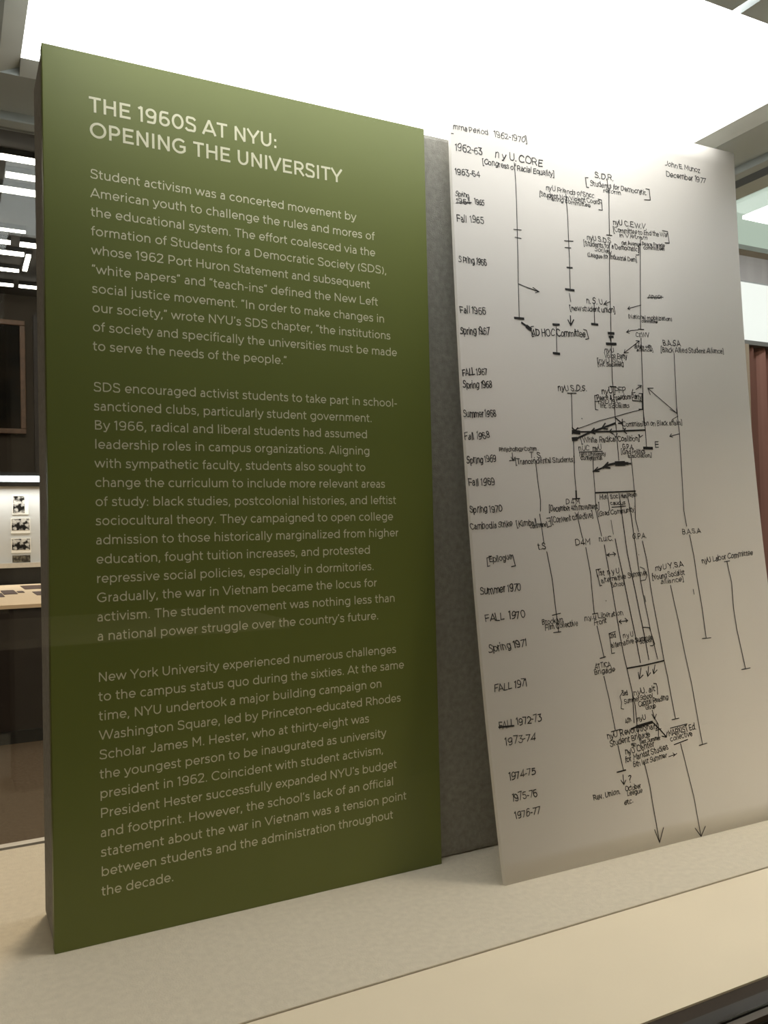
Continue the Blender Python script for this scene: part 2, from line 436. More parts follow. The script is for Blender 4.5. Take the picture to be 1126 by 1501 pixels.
def set_line(bm, t, x, y, cap_h, w, place, x_end=None):
    """one printed line; letters are tracked so that the line ends at x_end."""
    adv = text_width(t, w); lb, rb = 0.06, 0.07
    sc = cap_h; sx = sc
    if x_end is not None:
        sx = (x_end - x) / (adv - lb - rb)
    cx = x - lb * sx
    for c in t:
        strokes, a = glyph(c, w)
        for k, s in enumerate(strokes):
            ribbon(bm, [(cx + px * sx, y + py * sc) for px, py in s], w * sc, lambda u, v, e=0.0, k=k: place(u, v, k * 0.00006 + e), 0.0, True)
        cx += a * sx
    return sx / sc


def hand_line(bm, t, x0, y0, x1, y1, cap_h, pen, place, rnd):
    """hand lettering: same pen, letters shaken in size, tilt and height."""
    adv = text_width(t, 0.1); L = math.hypot(x1 - x0, y1 - y0); sx = L / adv
    ux, uy = (x1 - x0) / L, (y1 - y0) / L
    cx = 0.0
    for c in t:
        strokes, a = glyph(c, 0.1)
        k = cap_h * rnd.uniform(0.96, 1.18); dy = rnd.uniform(-0.09, 0.07) * cap_h; sl = rnd.uniform(-0.14, 0.18)
        ph = rnd.uniform(0, 6.28)
        for si, s in enumerate(strokes):
            q = []
            for px, py in s:
                px += sl * py + 0.04 * math.sin(5 * py + ph); py += 0.04 * math.sin(7 * px + ph)
                lx = cx + px * sx; ly = py * k + dy
                q.append((x0 + ux * lx - uy * ly, y0 + uy * lx + ux * ly))
            ribbon(bm, q, pen * rnd.uniform(0.85, 1.2), lambda u, v, k=si: place(u, v, k * 0.00005), cap=pen * 0.3)
        cx += a * sx

# ------------------------------------------------------------------ handwriting: text, start (s, h), end (s, h), cap height in metres on the board
NOTES = [
    ('mma Period', 0.0033, 0.9164, 0.0569, 0.9182, 0.0057, 'D'),
    ('1962-1970]', 0.0658, 0.9175, 0.1186, 0.9198, 0.0064, 'D'),
    ('1962-63', 0.0054, 0.889, 0.0474, 0.8907, 0.0075, 'D'),
    ('n y u. CORE', 0.0653, 0.8905, 0.1421, 0.8916, 0.0086, 'N'),
    ('[Congress of Racial Equality]', 0.0462, 0.8786, 0.1604, 0.8809, 0.0067, 'N'),
    ('1963-64', 0.0045, 0.8581, 0.042, 0.8607, 0.0066, 'D'),
    ('S.D.R.', 0.2301, 0.8914, 0.2643, 0.8934, 0.0073, 'N'),
    ('Students for Democratic', 0.2215, 0.8795, 0.3244, 0.8822, 0.0063, 'N'),
    ('reform', 0.2445, 0.873, 0.2766, 0.8745, 0.0054, 'N'),
    ('John E Munoz', 0.362, 0.9314, 0.4328, 0.9327, 0.0066, 'N'),
    ('December 1977', 0.3628, 0.9162, 0.4435, 0.9187, 0.0071, 'N'),
    ('nyu Friends of Sncc', 0.1453, 0.8606, 0.2282, 0.8627, 0.0061, 'N'),
    ('[Student Non Violent Coord-', 0.1341, 0.8508, 0.2405, 0.8555, 0.0056, 'N'),
    ('inating committee', 0.1469, 0.848, 0.2209, 0.8484, 0.0051, 'N'),
    ('Spring', 0.0035, 0.83, 0.0243, 0.8311, 0.0053, 'D'),
    ('1964', 0.0038, 0.8211, 0.0267, 0.8224, 0.0053, 'D'),
    ('1965', 0.0316, 0.8243, 0.0465, 0.8243, 0.0062, 'D'),
    ('Fall  1965', 0.004, 0.7977, 0.0447, 0.8011, 0.007, 'D'),
    ('S Pring 1966', 0.0039, 0.7456, 0.0461, 0.7461, 0.007, 'D'),
    ('nyu S.D.S', 0.2114, 0.8026, 0.2541, 0.8028, 0.0067, 'N'),
    ('[Students for a Democratic]', 0.2054, 0.7934, 0.3042, 0.7977, 0.0062, 'N'),
    ('Society', 0.224, 0.7881, 0.2545, 0.7876, 0.0053, 'N'),
    ('(League for Industrial Dem]', 0.2105, 0.7784, 0.3, 0.7822, 0.0057, 'N'),
    ('nyu C.E.W.V.', 0.2589, 0.8299, 0.3212, 0.832, 0.0068, 'N'),
    ('[Committee to End the War', 0.259, 0.8197, 0.3611, 0.8258, 0.0061, 'N'),
    ('in Vietnam', 0.2688, 0.814, 0.3215, 0.8168, 0.0049, 'N'),
    ('(1st Avenue Peace Parade', 0.2727, 0.8031, 0.3543, 0.8105, 0.0049, 'N'),
    ('committee)', 0.3127, 0.8021, 0.3539, 0.8053, 0.0046, 'N'),
    ('Fall 1966', 0.0022, 0.681, 0.041, 0.6827, 0.0072, 'D'),
    ('Spring 1967', 0.0012, 0.6541, 0.0449, 0.6563, 0.0074, 'D'),
    ('AD HOC Committee', 0.1101, 0.6611, 0.2005, 0.6669, 0.0082, 'N'),
    ('n. S. U.', 0.2044, 0.7132, 0.236, 0.7143, 0.0071, 'N'),
    ('[new student union]', 0.1757, 0.7007, 0.2547, 0.7051, 0.0066, 'N'),
    ('nyu S.D.S.', 0.1474, 0.5902, 0.1961, 0.5928, 0.0069, 'N'),
    ('FALL 1967', 0.0011, 0.6019, 0.0382, 0.6045, 0.0072, 'D'),
    ('Spring 1968', 0.0012, 0.5864, 0.0446, 0.5883, 0.0072, 'D'),
    ('Summer 1968', -0.0006, 0.5491, 0.0481, 0.5518, 0.0071, 'D'),
    ('Anscr', 0.3158, 0.7313, 0.344, 0.7334, 0.006, 'N'),
    ('(National mobilization)', 0.2772, 0.6994, 0.3601, 0.7028, 0.0054, 'N'),
    ('committee', 0.3018, 0.6959, 0.3315, 0.6972, 0.0039, 'N'),
    ('CEWV', 0.2892, 0.674, 0.3143, 0.6761, 0.0054, 'N'),
    ('(Broke with', 0.2847, 0.658, 0.3178, 0.66, 0.0045, 'N'),
    ('alliance]', 0.2887, 0.6537, 0.3204, 0.6554, 0.0039, 'N'),
    ('nyu', 0.2299, 0.648, 0.2487, 0.6489, 0.0062, 'N'),
    ('Voice Party', 0.2301, 0.6404, 0.271, 0.6422, 0.0062, 'N'),
    ('[nyu ISC]', 0.2168, 0.6325, 0.2629, 0.6362, 0.0052, 'N'),
    ('[Int. Socialist]', 0.2173, 0.6274, 0.2633, 0.6309, 0.0047, 'N'),
    ('B.A.S.A', 0.339, 0.6658, 0.3736, 0.668, 0.0075, 'N'),
    ('[Black Allied Student Alliance]', 0.3339, 0.6557, 0.46, 0.6632, 0.0065, 'N'),
    ('nyu PFP', 0.2205, 0.5904, 0.2652, 0.5937, 0.0074, 'N'),
    ('Peace & Freedom Party', 0.2115, 0.581, 0.292, 0.5861, 0.0066, 'N'),
    ('nyu ISC', 0.2136, 0.5753, 0.2532, 0.5784, 0.0052, 'N'),
    ('Int. Socialists', 0.2167, 0.5704, 0.2692, 0.5731, 0.0052, 'N'),
    ('Fall 1968', -0.0016, 0.521, 0.0366, 0.5243, 0.0071, 'D'),
    ('Phsychology Comm', 0.0482, 0.5077, 0.1063, 0.5106, 0.0048, 'N'),
    ('T. S.', 0.0941, 0.5002, 0.1148, 0.5011, 0.0062, 'N'),
    ('[Trancendental Students]', 0.0723, 0.492, 0.167, 0.4965, 0.0061, 'N'),
    ('Spring 1969', -0.0002, 0.4914, 0.044, 0.4946, 0.007, 'D'),
    ('Fall 1969', -0.0, 0.4641, 0.0395, 0.4656, 0.0072, 'D'),
    ('Spring 1970', -0.0014, 0.4316, 0.047, 0.4321, 0.007, 'D'),
    ('Cambodia Strike', -0.0018, 0.4105, 0.0605, 0.4131, 0.0063, 'D'),
    ('[Kimball', 0.0668, 0.4127, 0.0985, 0.415, 0.0065, 'N'),
    ('commune]', 0.0872, 0.4101, 0.115, 0.4126, 0.0052, 'N'),
    ('D 4 M', 0.1465, 0.4401, 0.1707, 0.4412, 0.0063, 'N'),
    ('[December 4th movement]', 0.1188, 0.4313, 0.2014, 0.4341, 0.0066, 'N'),
    ('[Convent collective]', 0.1217, 0.4164, 0.1903, 0.4226, 0.0066, 'N'),
    ('Commission on Black affairs]', 0.2536, 0.546, 0.3651, 0.5529, 0.0062, 'N'),
    ('[White Radical Coalition]', 0.1801, 0.522, 0.2826, 0.5277, 0.0066, 'N'),
    ('nUC  nyu', 0.1745, 0.5112, 0.215, 0.513, 0.0064, 'N'),
    ('New University', 0.1748, 0.5043, 0.2205, 0.5055, 0.0053, 'N'),
    ('conference.', 0.1768, 0.499, 0.215, 0.5002, 0.0053, 'N'),
    ('G.P.A.', 0.2508, 0.5151, 0.2709, 0.5162, 0.0059, 'N'),
    ('[Grad Politics', 0.2475, 0.5083, 0.2907, 0.5099, 0.0057, 'N'),
    ('association]', 0.2585, 0.5033, 0.3022, 0.5057, 0.0049, 'N'),
    ('E', 0.3094, 0.5179, 0.3171, 0.519, 0.0073, 'N'),
    ('Hist', 0.2035, 0.4463, 0.2169, 0.4472, 0.005, 'N'),
    ('Soc', 0.2219, 0.4476, 0.2351, 0.4481, 0.0054, 'N'),
    ('Hum', 0.2403, 0.4487, 0.2505, 0.449, 0.0047, 'N'),
    ('Psych', 0.2536, 0.4497, 0.2695, 0.4506, 0.0047, 'N'),
    ('caucus', 0.2209, 0.439, 0.2476, 0.4395, 0.0046, 'N'),
    ('[Grad Community]', 0.1982, 0.4244, 0.2646, 0.4301, 0.0055, 'N'),
    ('D4M', 0.1564, 0.3864, 0.1821, 0.3881, 0.0069, 'N'),
    ('n.u.C.', 0.1957, 0.3911, 0.2206, 0.3914, 0.0063, 'N'),
    ('G.P.A.', 0.2539, 0.3928, 0.2797, 0.3936, 0.006, 'N'),
    ('B.A.S.A', 0.345, 0.3968, 0.3819, 0.3985, 0.0061, 'N'),
    ('t.S', 0.0968, 0.3827, 0.1091, 0.3832, 0.0069, 'N'),
    ('Epilogue', 0.0217, 0.3698, 0.0562, 0.3724, 0.0063, 'D'),
    ('Summer 1970', 0.0051, 0.3313, 0.0662, 0.3339, 0.0074, 'D'),
    ('FALL  1970', 0.0088, 0.2995, 0.0683, 0.2998, 0.0073, 'D'),
    ('Spring 1971', 0.0097, 0.262, 0.0672, 0.2656, 0.0073, 'D'),
    ('Brooklyn', 0.0923, 0.2895, 0.1258, 0.2904, 0.0059, 'N'),
    ('Film Collective', 0.096, 0.2825, 0.1489, 0.2848, 0.0059, 'N'),
    ('n.y.u Liberation', 0.1594, 0.2899, 0.2251, 0.2934, 0.0061, 'N'),
    ('Front', 0.1741, 0.2829, 0.1959, 0.2851, 0.0061, 'N'),
    ('1st  n y u', 0.1895, 0.3458, 0.2268, 0.3483, 0.0067, 'N'),
    ('alternative Summer', 0.193, 0.3366, 0.2745, 0.3437, 0.0062, 'N'),
    ('School', 0.2093, 0.3302, 0.2327, 0.3318, 0.0054, 'N'),
    ('nyu Y.S.A', 0.2892, 0.3489, 0.3427, 0.3528, 0.0065, 'N'),
    ('[Young Socialist', 0.2822, 0.3363, 0.3426, 0.3414, 0.0063, 'N'),
    ('alliance]', 0.2961, 0.3303, 0.3397, 0.3325, 0.0058, 'N'),
    ('nyu Labor Committee', 0.3778, 0.3555, 0.4819, 0.3637, 0.0068, 'N'),
    ('2nd', 0.1983, 0.265, 0.2087, 0.2653, 0.0057, 'N'),
    ('n y u', 0.2202, 0.2633, 0.2393, 0.2642, 0.0057, 'N'),
    ('alternative Summer', 0.1992, 0.2521, 0.2713, 0.2583, 0.0059, 'N'),
    ('School', 0.2477, 0.2533, 0.2692, 0.2546, 0.0045, 'N'),
    ('ATTICA', 0.1679, 0.2284, 0.1953, 0.2294, 0.0056, 'N'),
    ('Brigade', 0.1661, 0.2213, 0.2008, 0.2216, 0.006, 'N'),
    ('FALL 1971', 0.0122, 0.2156, 0.0619, 0.2179, 0.0071, 'D'),
    ('FALL', 0.0142, 0.1723, 0.0363, 0.173, 0.0067, 'D'),
    ('1972-73', 0.0399, 0.1734, 0.0778, 0.1745, 0.0071, 'D'),
    ('1973-74', 0.0204, 0.1522, 0.0657, 0.1532, 0.0069, 'D'),
    ('1974-75', 0.0205, 0.1129, 0.0602, 0.1141, 0.0069, 'D'),
    ('1975-76', 0.0217, 0.0887, 0.0594, 0.0892, 0.0068, 'D'),
    ('1976-77', 0.0236, 0.0685, 0.0605, 0.0691, 0.0068, 'D'),
    ('nyu Revolutionary', 0.1748, 0.1403, 0.262, 0.1444, 0.0068, 'N'),
    ('Student Brigade', 0.1779, 0.1307, 0.2467, 0.1352, 0.0065, 'N'),
    ('Rev. Union.', 0.1409, 0.0712, 0.1851, 0.0729, 0.006, 'N'),
    ('October', 0.1931, 0.0745, 0.2194, 0.0745, 0.0053, 'N'),
    ('League', 0.1947, 0.0684, 0.221, 0.0688, 0.0053, 'N'),
    ('etc.', 0.1885, 0.0591, 0.2038, 0.059, 0.0057, 'N'),
    ('?', 0.2001, 0.084, 0.2061, 0.084, 0.0082, 'N'),
    ('3rd', 0.2085, 0.1904, 0.2177, 0.1914, 0.0056, 'N'),
    ('nyu. alt', 0.2269, 0.1888, 0.2654, 0.1911, 0.0065, 'N'),
    ('Summer School', 0.21, 0.1803, 0.2592, 0.183, 0.0056, 'N'),
    ('Capital Reading', 0.2326, 0.1738, 0.2862, 0.1781, 0.006, 'N'),
    ('Group', 0.2444, 0.1685, 0.2624, 0.1695, 0.0056, 'N'),
    ('4th', 0.208, 0.1548, 0.2182, 0.1575, 0.0055, 'N'),
    ('nyu', 0.2269, 0.1565, 0.2432, 0.1566, 0.0056, 'N'),
    ('5th', 0.2126, 0.1248, 0.2217, 0.1265, 0.0046, 'N'),
    ('last Summer', 0.2292, 0.1275, 0.2634, 0.1291, 0.0047, 'N'),
    ('nyu Center', 0.2008, 0.1175, 0.2511, 0.1217, 0.0067, 'N'),
    ('for Marxist Studies', 0.1992, 0.1081, 0.2745, 0.1147, 0.0066, 'N'),
    ('6th last Summer', 0.2117, 0.1007, 0.2701, 0.1054, 0.0058, 'N'),
    ('MARXIST Ed.', 0.2777, 0.1313, 0.3282, 0.1343, 0.0069, 'N'),
    ('collective', 0.2799, 0.1244, 0.3201, 0.1267, 0.0061, 'N'),
]
STROKES = [
    (1.19, (0.0958, 0.8889), (0.0967, 0.8652), (0.0967, 0.8352), (0.0956, 0.7879), (0.0934, 0.7280)),
    (1.18, (0.0935, 0.7280), (0.0921, 0.6838)),
    (1.19, (0.0905, 0.7996), (0.1024, 0.8003)),
    (1.19, (0.0919, 0.7892), (0.1015, 0.7891)),
    (1.18, (0.0935, 0.7280), (0.1045, 0.7252), (0.1261, 0.7210)),
    (1.19, (0.1165, 0.7256), (0.1261, 0.7210), (0.1201, 0.7190)),
    (3.25, (0.0848, 0.6821), (0.0989, 0.6824)),
    (2.9, (0.0955, 0.6769), (0.1054, 0.6715)),
    (5.45, (0.1038, 0.6723), (0.1088, 0.6694)),
    (1.23, (0.1787, 0.8601), (0.1800, 0.8284), (0.1795, 0.7712), (0.1781, 0.7304)),
    (1.23, (0.1726, 0.7955), (0.1873, 0.7967)),
    (1.23, (0.1729, 0.7862), (0.1829, 0.7870)),
    (2.07, (0.1745, 0.7592), (0.1836, 0.7597)),
    (3.0, (0.1702, 0.7291), (0.1843, 0.7291)),
    (1.13, (0.1762, 0.7243), (0.1779, 0.7126)),
    (1.69, (0.1758, 0.6934), (0.1755, 0.6806)),
    (1.68, (0.1712, 0.6875), (0.1755, 0.6804), (0.1810, 0.6884)),
    (1.24, (0.2177, 0.7136), (0.2167, 0.6863)),
    (3.23, (0.2115, 0.6855), (0.2219, 0.6855)),
    (3.14, (0.1460, 0.6790), (0.1562, 0.6796)),
    (1.2, (0.1511, 0.6764), (0.1495, 0.6424)),
    (3.5, (0.1438, 0.6404), (0.1538, 0.6401)),
    (1.27, (0.2518, 0.8939), (0.2543, 0.8711), (0.2517, 0.8142)),
    (1.26, (0.2462, 0.8135), (0.2562, 0.8141)),
    (1.26, (0.2504, 0.8031), (0.2474, 0.7413), (0.2445, 0.6770)),
    (1.16, (0.2468, 0.7199), (0.2351, 0.7152)),
    (1.16, (0.2401, 0.7204), (0.2351, 0.7152), (0.2408, 0.7143)),
    (3.84, (0.2398, 0.6752), (0.2494, 0.6755)),
    (3.36, (0.2410, 0.6701), (0.2477, 0.6706)),
    (2.4, (0.2427, 0.6683), (0.2434, 0.6645)),
    (1.44, (0.2442, 0.6751), (0.2432, 0.6607)),
    (4.02, (0.2354, 0.6601), (0.2519, 0.6609)),
    (1.25, (0.2436, 0.6579), (0.2414, 0.6085), (0.2418, 0.6012)),
    (1.9, (0.2364, 0.6009), (0.2468, 0.6010)),
    (1.24, (0.2424, 0.6010), (0.2417, 0.5591), (0.2422, 0.4995)),
    (1.29, (0.3080, 0.8147), (0.3033, 0.7474), (0.2989, 0.6865)),
    (1.09, (0.3022, 0.7206), (0.2774, 0.7129)),
    (1.08, (0.2810, 0.7166), (0.2774, 0.7129), (0.2813, 0.7118)),
    (1.57, (0.2947, 0.6854), (0.3047, 0.6857)),
    (1.08, (0.2947, 0.6844), (0.2812, 0.6824), (0.2726, 0.6794)),
    (1.07, (0.2769, 0.6831), (0.2726, 0.6794), (0.2777, 0.6782)),
    (1.37, (0.2984, 0.6730), (0.2963, 0.6213), (0.2925, 0.5528)),
    (1.16, (0.2655, 0.6496), (0.2791, 0.6583), (0.2949, 0.6687)),
    (1.16, (0.2677, 0.6545), (0.2655, 0.6496), (0.2736, 0.6506)),
    (1.17, (0.2887, 0.6685), (0.2949, 0.6687), (0.2933, 0.6637)),
    (2.92, (0.2937, 0.5932), (0.2923, 0.5720)),
    (1.93, (0.2854, 0.5715), (0.2923, 0.5718)),
    (1.26, (0.2875, 0.5939), (0.2938, 0.5942)),
    (1.54, (0.2749, 0.5832), (0.2917, 0.5832)),
    (1.22, (0.2124, 0.5875), (0.2086, 0.5870), (0.2083, 0.5679), (0.2129, 0.5676)),
    (1.22, (0.2078, 0.5789), (0.2140, 0.5792)),
    (1.16, (0.2770, 0.5991), (0.2746, 0.5937), (0.2809, 0.5950)),
    (1.16, (0.2869, 0.6054), (0.2931, 0.6057), (0.2915, 0.6018)),
    (1.07, (0.2826, 0.5994), (0.2918, 0.6047)),
    (1.36, (0.2932, 0.5721), (0.2942, 0.5433), (0.2939, 0.5194)),
    (4.22, (0.2889, 0.5176), (0.3043, 0.5176)),
    (1.17, (0.3046, 0.6023), (0.3293, 0.5863), (0.3560, 0.5689)),
    (1.28, (0.3147, 0.6029), (0.3046, 0.6023), (0.3083, 0.5934)),
    (1.09, (0.3438, 0.5741), (0.3560, 0.5689), (0.3561, 0.5758)),
    (1.3, (0.3592, 0.6560), (0.3583, 0.6242), (0.3567, 0.5807), (0.3572, 0.5552)),
    (1.29, (0.3572, 0.5552), (0.3580, 0.5401), (0.3559, 0.4868), (0.3531, 0.4302), (0.3555, 0.4081)),
    (1.19, (0.3581, 0.5396), (0.3389, 0.5353)),
    (1.18, (0.3424, 0.5391), (0.3389, 0.5353), (0.3444, 0.5342)),
    (0.99, (0.3580, 0.5651), (0.3461, 0.5595)),
    (1.35, (0.3594, 0.3959), (0.3634, 0.3661), (0.3649, 0.3326), (0.3680, 0.2946), (0.3687, 0.2520)),
    (1.21, (0.3611, 0.2519), (0.3778, 0.2517)),
    (1.14, (0.3551, 0.3199), (0.3558, 0.3132)),
    (0.97, (0.2917, 0.5717), (0.2671, 0.5662), (0.2410, 0.5594), (0.2131, 0.5528), (0.1891, 0.5450), (0.1670, 0.5381)),
    (2.84, (0.2407, 0.5505), (0.2168, 0.5427), (0.1974, 0.5371)),
    (2.79, (0.1974, 0.5371), (0.1683, 0.5256)),
    (2.07, (0.2234, 0.5499), (0.2166, 0.5427), (0.2267, 0.5421)),
    (2.24, (0.2039, 0.5422), (0.1974, 0.5371), (0.2044, 0.5349)),
    (2.32, (0.2942, 0.5429), (0.2548, 0.5404), (0.2295, 0.5387)),
    (2.26, (0.2295, 0.5387), (0.1907, 0.5372), (0.1692, 0.5363)),
    (1.71, (0.2588, 0.5441), (0.2546, 0.5403), (0.2599, 0.5367)),
    (1.7, (0.2337, 0.5423), (0.2295, 0.5387), (0.2351, 0.5358)),
    (5.5, (0.1672, 0.5365), (0.1780, 0.5359)),
    (1.84, (0.1666, 0.5419), (0.1766, 0.5340)),
    (1.84, (0.1763, 0.5422), (0.1658, 0.5337)),
    (5.49, (0.1663, 0.5266), (0.1726, 0.5272)),
    (1.8, (0.2415, 0.5585), (0.2523, 0.5514)),
    (1.71, (0.2540, 0.5566), (0.2532, 0.5507), (0.2462, 0.5507)),
    (1.13, (0.2363, 0.5358), (0.2401, 0.5313), (0.2436, 0.5370)),
    (1.15, (0.2826, 0.5363), (0.2834, 0.5325), (0.2887, 0.5355)),
    (1.2, (0.1695, 0.5877), (0.1683, 0.5666), (0.1670, 0.5401)),
    (1.29, (0.1628, 0.5880), (0.1773, 0.5886)),
    (1.28, (0.1671, 0.5234), (0.1648, 0.4807), (0.1652, 0.4559)),
    (2.71, (0.1650, 0.4577), (0.1645, 0.4478)),
    (1.8, (0.1581, 0.4473), (0.1702, 0.4480)),
    (1.26, (0.1641, 0.4227), (0.1690, 0.3958)),
    (0.9, (0.1602, 0.4299), (0.1630, 0.4245), (0.1664, 0.4307)),
    (1.2, (0.1977, 0.5018), (0.1969, 0.4823), (0.1966, 0.4555), (0.1954, 0.4319), (0.2013, 0.3979)),
    (1.19, (0.1753, 0.5095), (0.2149, 0.5115)),
    (1.23, (0.2644, 0.5040), (0.2648, 0.4890), (0.2652, 0.4511), (0.2625, 0.4195), (0.2663, 0.4023)),
    (7.03, (0.2370, 0.4950), (0.2508, 0.4956)),
    (4.24, (0.2502, 0.4956), (0.2575, 0.4956)),
    (2.36, (0.2563, 0.4956), (0.2629, 0.4955)),
    (3.38, (0.2382, 0.4959), (0.2237, 0.4932), (0.2139, 0.4894)),
    (2.41, (0.2139, 0.4894), (0.1965, 0.4839)),
    (2.61, (0.2229, 0.4964), (0.2140, 0.4899), (0.2256, 0.4891)),
    (1.85, (0.2046, 0.4897), (0.1965, 0.4839), (0.2064, 0.4842)),
    (2.01, (0.1966, 0.4555), (0.2292, 0.4565), (0.2670, 0.4577)),
    (1.2, (0.2174, 0.4555), (0.2189, 0.4316)),
    (1.49, (0.2378, 0.4546), (0.2401, 0.4161), (0.2428, 0.3724), (0.2504, 0.3198), (0.2576, 0.2616), (0.2601, 0.2319)),
    (1.31, (0.2518, 0.4550), (0.2556, 0.4251), (0.2572, 0.3958), (0.2614, 0.3320), (0.2690, 0.2689), (0.2757, 0.2313)),
    (0.83, (0.2197, 0.4188), (0.2216, 0.3998)),
    (1.46, (0.2239, 0.3936), (0.2327, 0.3334), (0.2415, 0.2660), (0.2449, 0.2294)),
    (1.29, (0.2231, 0.4360), (0.2473, 0.4373)),
    (1.36, (0.2044, 0.3861), (0.2083, 0.3489), (0.2139, 0.2862), (0.2179, 0.2435), (0.2208, 0.2242)),
    (1.31, (0.2208, 0.2242), (0.2254, 0.1926), (0.2219, 0.1551)),
    (1.21, (0.2254, 0.1926), (0.2273, 0.1754), (0.2262, 0.1489), (0.2286, 0.1246)),
    (1.26, (0.2304, 0.1049), (0.2342, 0.0751), (0.2367, 0.0058)),
    (1.22, (0.2316, 0.0221), (0.2367, 0.0056), (0.2469, 0.0220)),
    (1.3, (0.2713, 0.3896), (0.2757, 0.3635), (0.2775, 0.3275), (0.2816, 0.2840), (0.2867, 0.2284)),
    (1.26, (0.2867, 0.2284), (0.2893, 0.2087), (0.2936, 0.1527)),
    (1.23, (0.2871, 0.1512), (0.2998, 0.1517)),
    (2.01, (0.2208, 0.2242), (0.2519, 0.2255), (0.2867, 0.2284)),
    (1.32, (0.2450, 0.2226), (0.2398, 0.2090)),
    (1.32, (0.2394, 0.2174), (0.2398, 0.2090), (0.2470, 0.2132)),
    (1.33, (0.2581, 0.2232), (0.2547, 0.2111)),
    (1.24, (0.2534, 0.2179), (0.2547, 0.2107), (0.2604, 0.2150)),
    (1.34, (0.2698, 0.2244), (0.2655, 0.2133)),
    (1.24, (0.2647, 0.2190), (0.2655, 0.2131), (0.2723, 0.2175)),
    (1.21, (0.3138, 0.3278), (0.3214, 0.2767), (0.3259, 0.2326), (0.3309, 0.1942), (0.3357, 0.1138)),
    (1.23, (0.3292, 0.1127), (0.3437, 0.1139)),
    (1.38, (0.4267, 0.3556), (0.4313, 0.3256), (0.4290, 0.2909), (0.4302, 0.2594), (0.4371, 0.2044)),
    (1.28, (0.4213, 0.3558), (0.4322, 0.3567)),
    (1.23, (0.4290, 0.2034), (0.4466, 0.2042)),
    (1.24, (0.1034, 0.4964), (0.1045, 0.4709), (0.1065, 0.4463), (0.1051, 0.4319)),
    (1.23, (0.1036, 0.4283), (0.1044, 0.4194), (0.1064, 0.3918)),
    (1.3, (0.1098, 0.3800), (0.1145, 0.3447), (0.1155, 0.3099), (0.1168, 0.2791)),
    (1.19, (0.1094, 0.3000), (0.1225, 0.3018)),
    (1.18, (0.1088, 0.2785), (0.1203, 0.2789)),
    (1.25, (0.1731, 0.3837), (0.1769, 0.3503), (0.1766, 0.3238), (0.1766, 0.2974)),
    (1.22, (0.1734, 0.2974), (0.1812, 0.2980)),
    (1.22, (0.1790, 0.2820), (0.1850, 0.2419)),
    (1.38, (0.1782, 0.2406), (0.1876, 0.2420)),
    (1.2, (0.1813, 0.2179), (0.1854, 0.1908), (0.1894, 0.1502)),
    (1.25, (0.1826, 0.1485), (0.1979, 0.1497)),
    (1.33, (0.1907, 0.1306), (0.1944, 0.1001)),
    (1.81, (0.1837, 0.0988), (0.1981, 0.0996)),
    (1.23, (0.1927, 0.0946), (0.1921, 0.0829)),
    (1.23, (0.1883, 0.0886), (0.1920, 0.0827), (0.1962, 0.0875)),
    (1.13, (0.2824, 0.1409), (0.3130, 0.1428)),
    (1.3, (0.2851, 0.1194), (0.3101, 0.1229)),
    (1.22, (0.2966, 0.1195), (0.3065, 0.0505), (0.3082, 0.0011)),
    (1.25, (0.3003, 0.0122), (0.3083, 0.0007), (0.3184, 0.0115)),
    (3.84, (0.2249, 0.1495), (0.2395, 0.1511), (0.2525, 0.1522)),
    (2.21, (0.2157, 0.1480), (0.2276, 0.1500)),
    (1.9, (0.2525, 0.1526), (0.2629, 0.1427), (0.2735, 0.1310)),
    (1.39, (0.2760, 0.1367), (0.2734, 0.1305), (0.2659, 0.1328)),
    (1.22, (0.2551, 0.1673), (0.2575, 0.1569), (0.2627, 0.1480), (0.2595, 0.1306)),
    (1.21, (0.2538, 0.1620), (0.2572, 0.1556), (0.2614, 0.1612)),
    (1.12, (0.2566, 0.1409), (0.2664, 0.1423)),
    (1.03, (0.2104, 0.1963), (0.2037, 0.1901), (0.2054, 0.1830), (0.2033, 0.1751), (0.2074, 0.1738)),
    (1.15, (0.2634, 0.2005), (0.2679, 0.2001), (0.2690, 0.1947), (0.2681, 0.1859)),
    (1.08, (0.2072, 0.3725), (0.2222, 0.3736)),
    (1.18, (0.2116, 0.3749), (0.2072, 0.3725), (0.2111, 0.3708)),
    (1.18, (0.2181, 0.3762), (0.2222, 0.3736), (0.2193, 0.3710)),
    (1.06, (0.2164, 0.2847), (0.2313, 0.2854)),
    (1.16, (0.2199, 0.2871), (0.2164, 0.2847), (0.2203, 0.2822)),
    (1.16, (0.2271, 0.2888), (0.2313, 0.2854), (0.2287, 0.2834)),
    (1.01, (0.2622, 0.3548), (0.2693, 0.3522), (0.2736, 0.3433), (0.2697, 0.3371), (0.2605, 0.3361)),
    (1.26, (0.2570, 0.2747), (0.2675, 0.2735), (0.2716, 0.2588), (0.2734, 0.2514), (0.2689, 0.2493), (0.2654, 0.2498)),
    (1.1, (0.2650, 0.3163), (0.2662, 0.3080)),
    (1.16, (0.1941, 0.3549), (0.1866, 0.3541), (0.1882, 0.3444)),
    (1.16, (0.1886, 0.3471), (0.1906, 0.3328), (0.1937, 0.3335)),
    (1.06, (0.2086, 0.2727), (0.1974, 0.2708), (0.1985, 0.2582), (0.1983, 0.2452), (0.2035, 0.2456)),
    (1.04, (0.2980, 0.1104), (0.2979, 0.1100)),
    (1.04, (0.2878, 0.1080), (0.2834, 0.1062)),
    (1.03, (0.2728, 0.1057), (0.2836, 0.1071)),
    (1.03, (0.2808, 0.1096), (0.2839, 0.1070), (0.2811, 0.1048)),
    (1.07, (0.1086, 0.5108), (0.1086, 0.5107)),
    (1.14, (0.0680, 0.5063), (0.0685, 0.4967)),
    (1.13, (0.0630, 0.4962), (0.0729, 0.4972)),
    (1.14, (0.0660, 0.5010), (0.0687, 0.4963), (0.0722, 0.5011)),
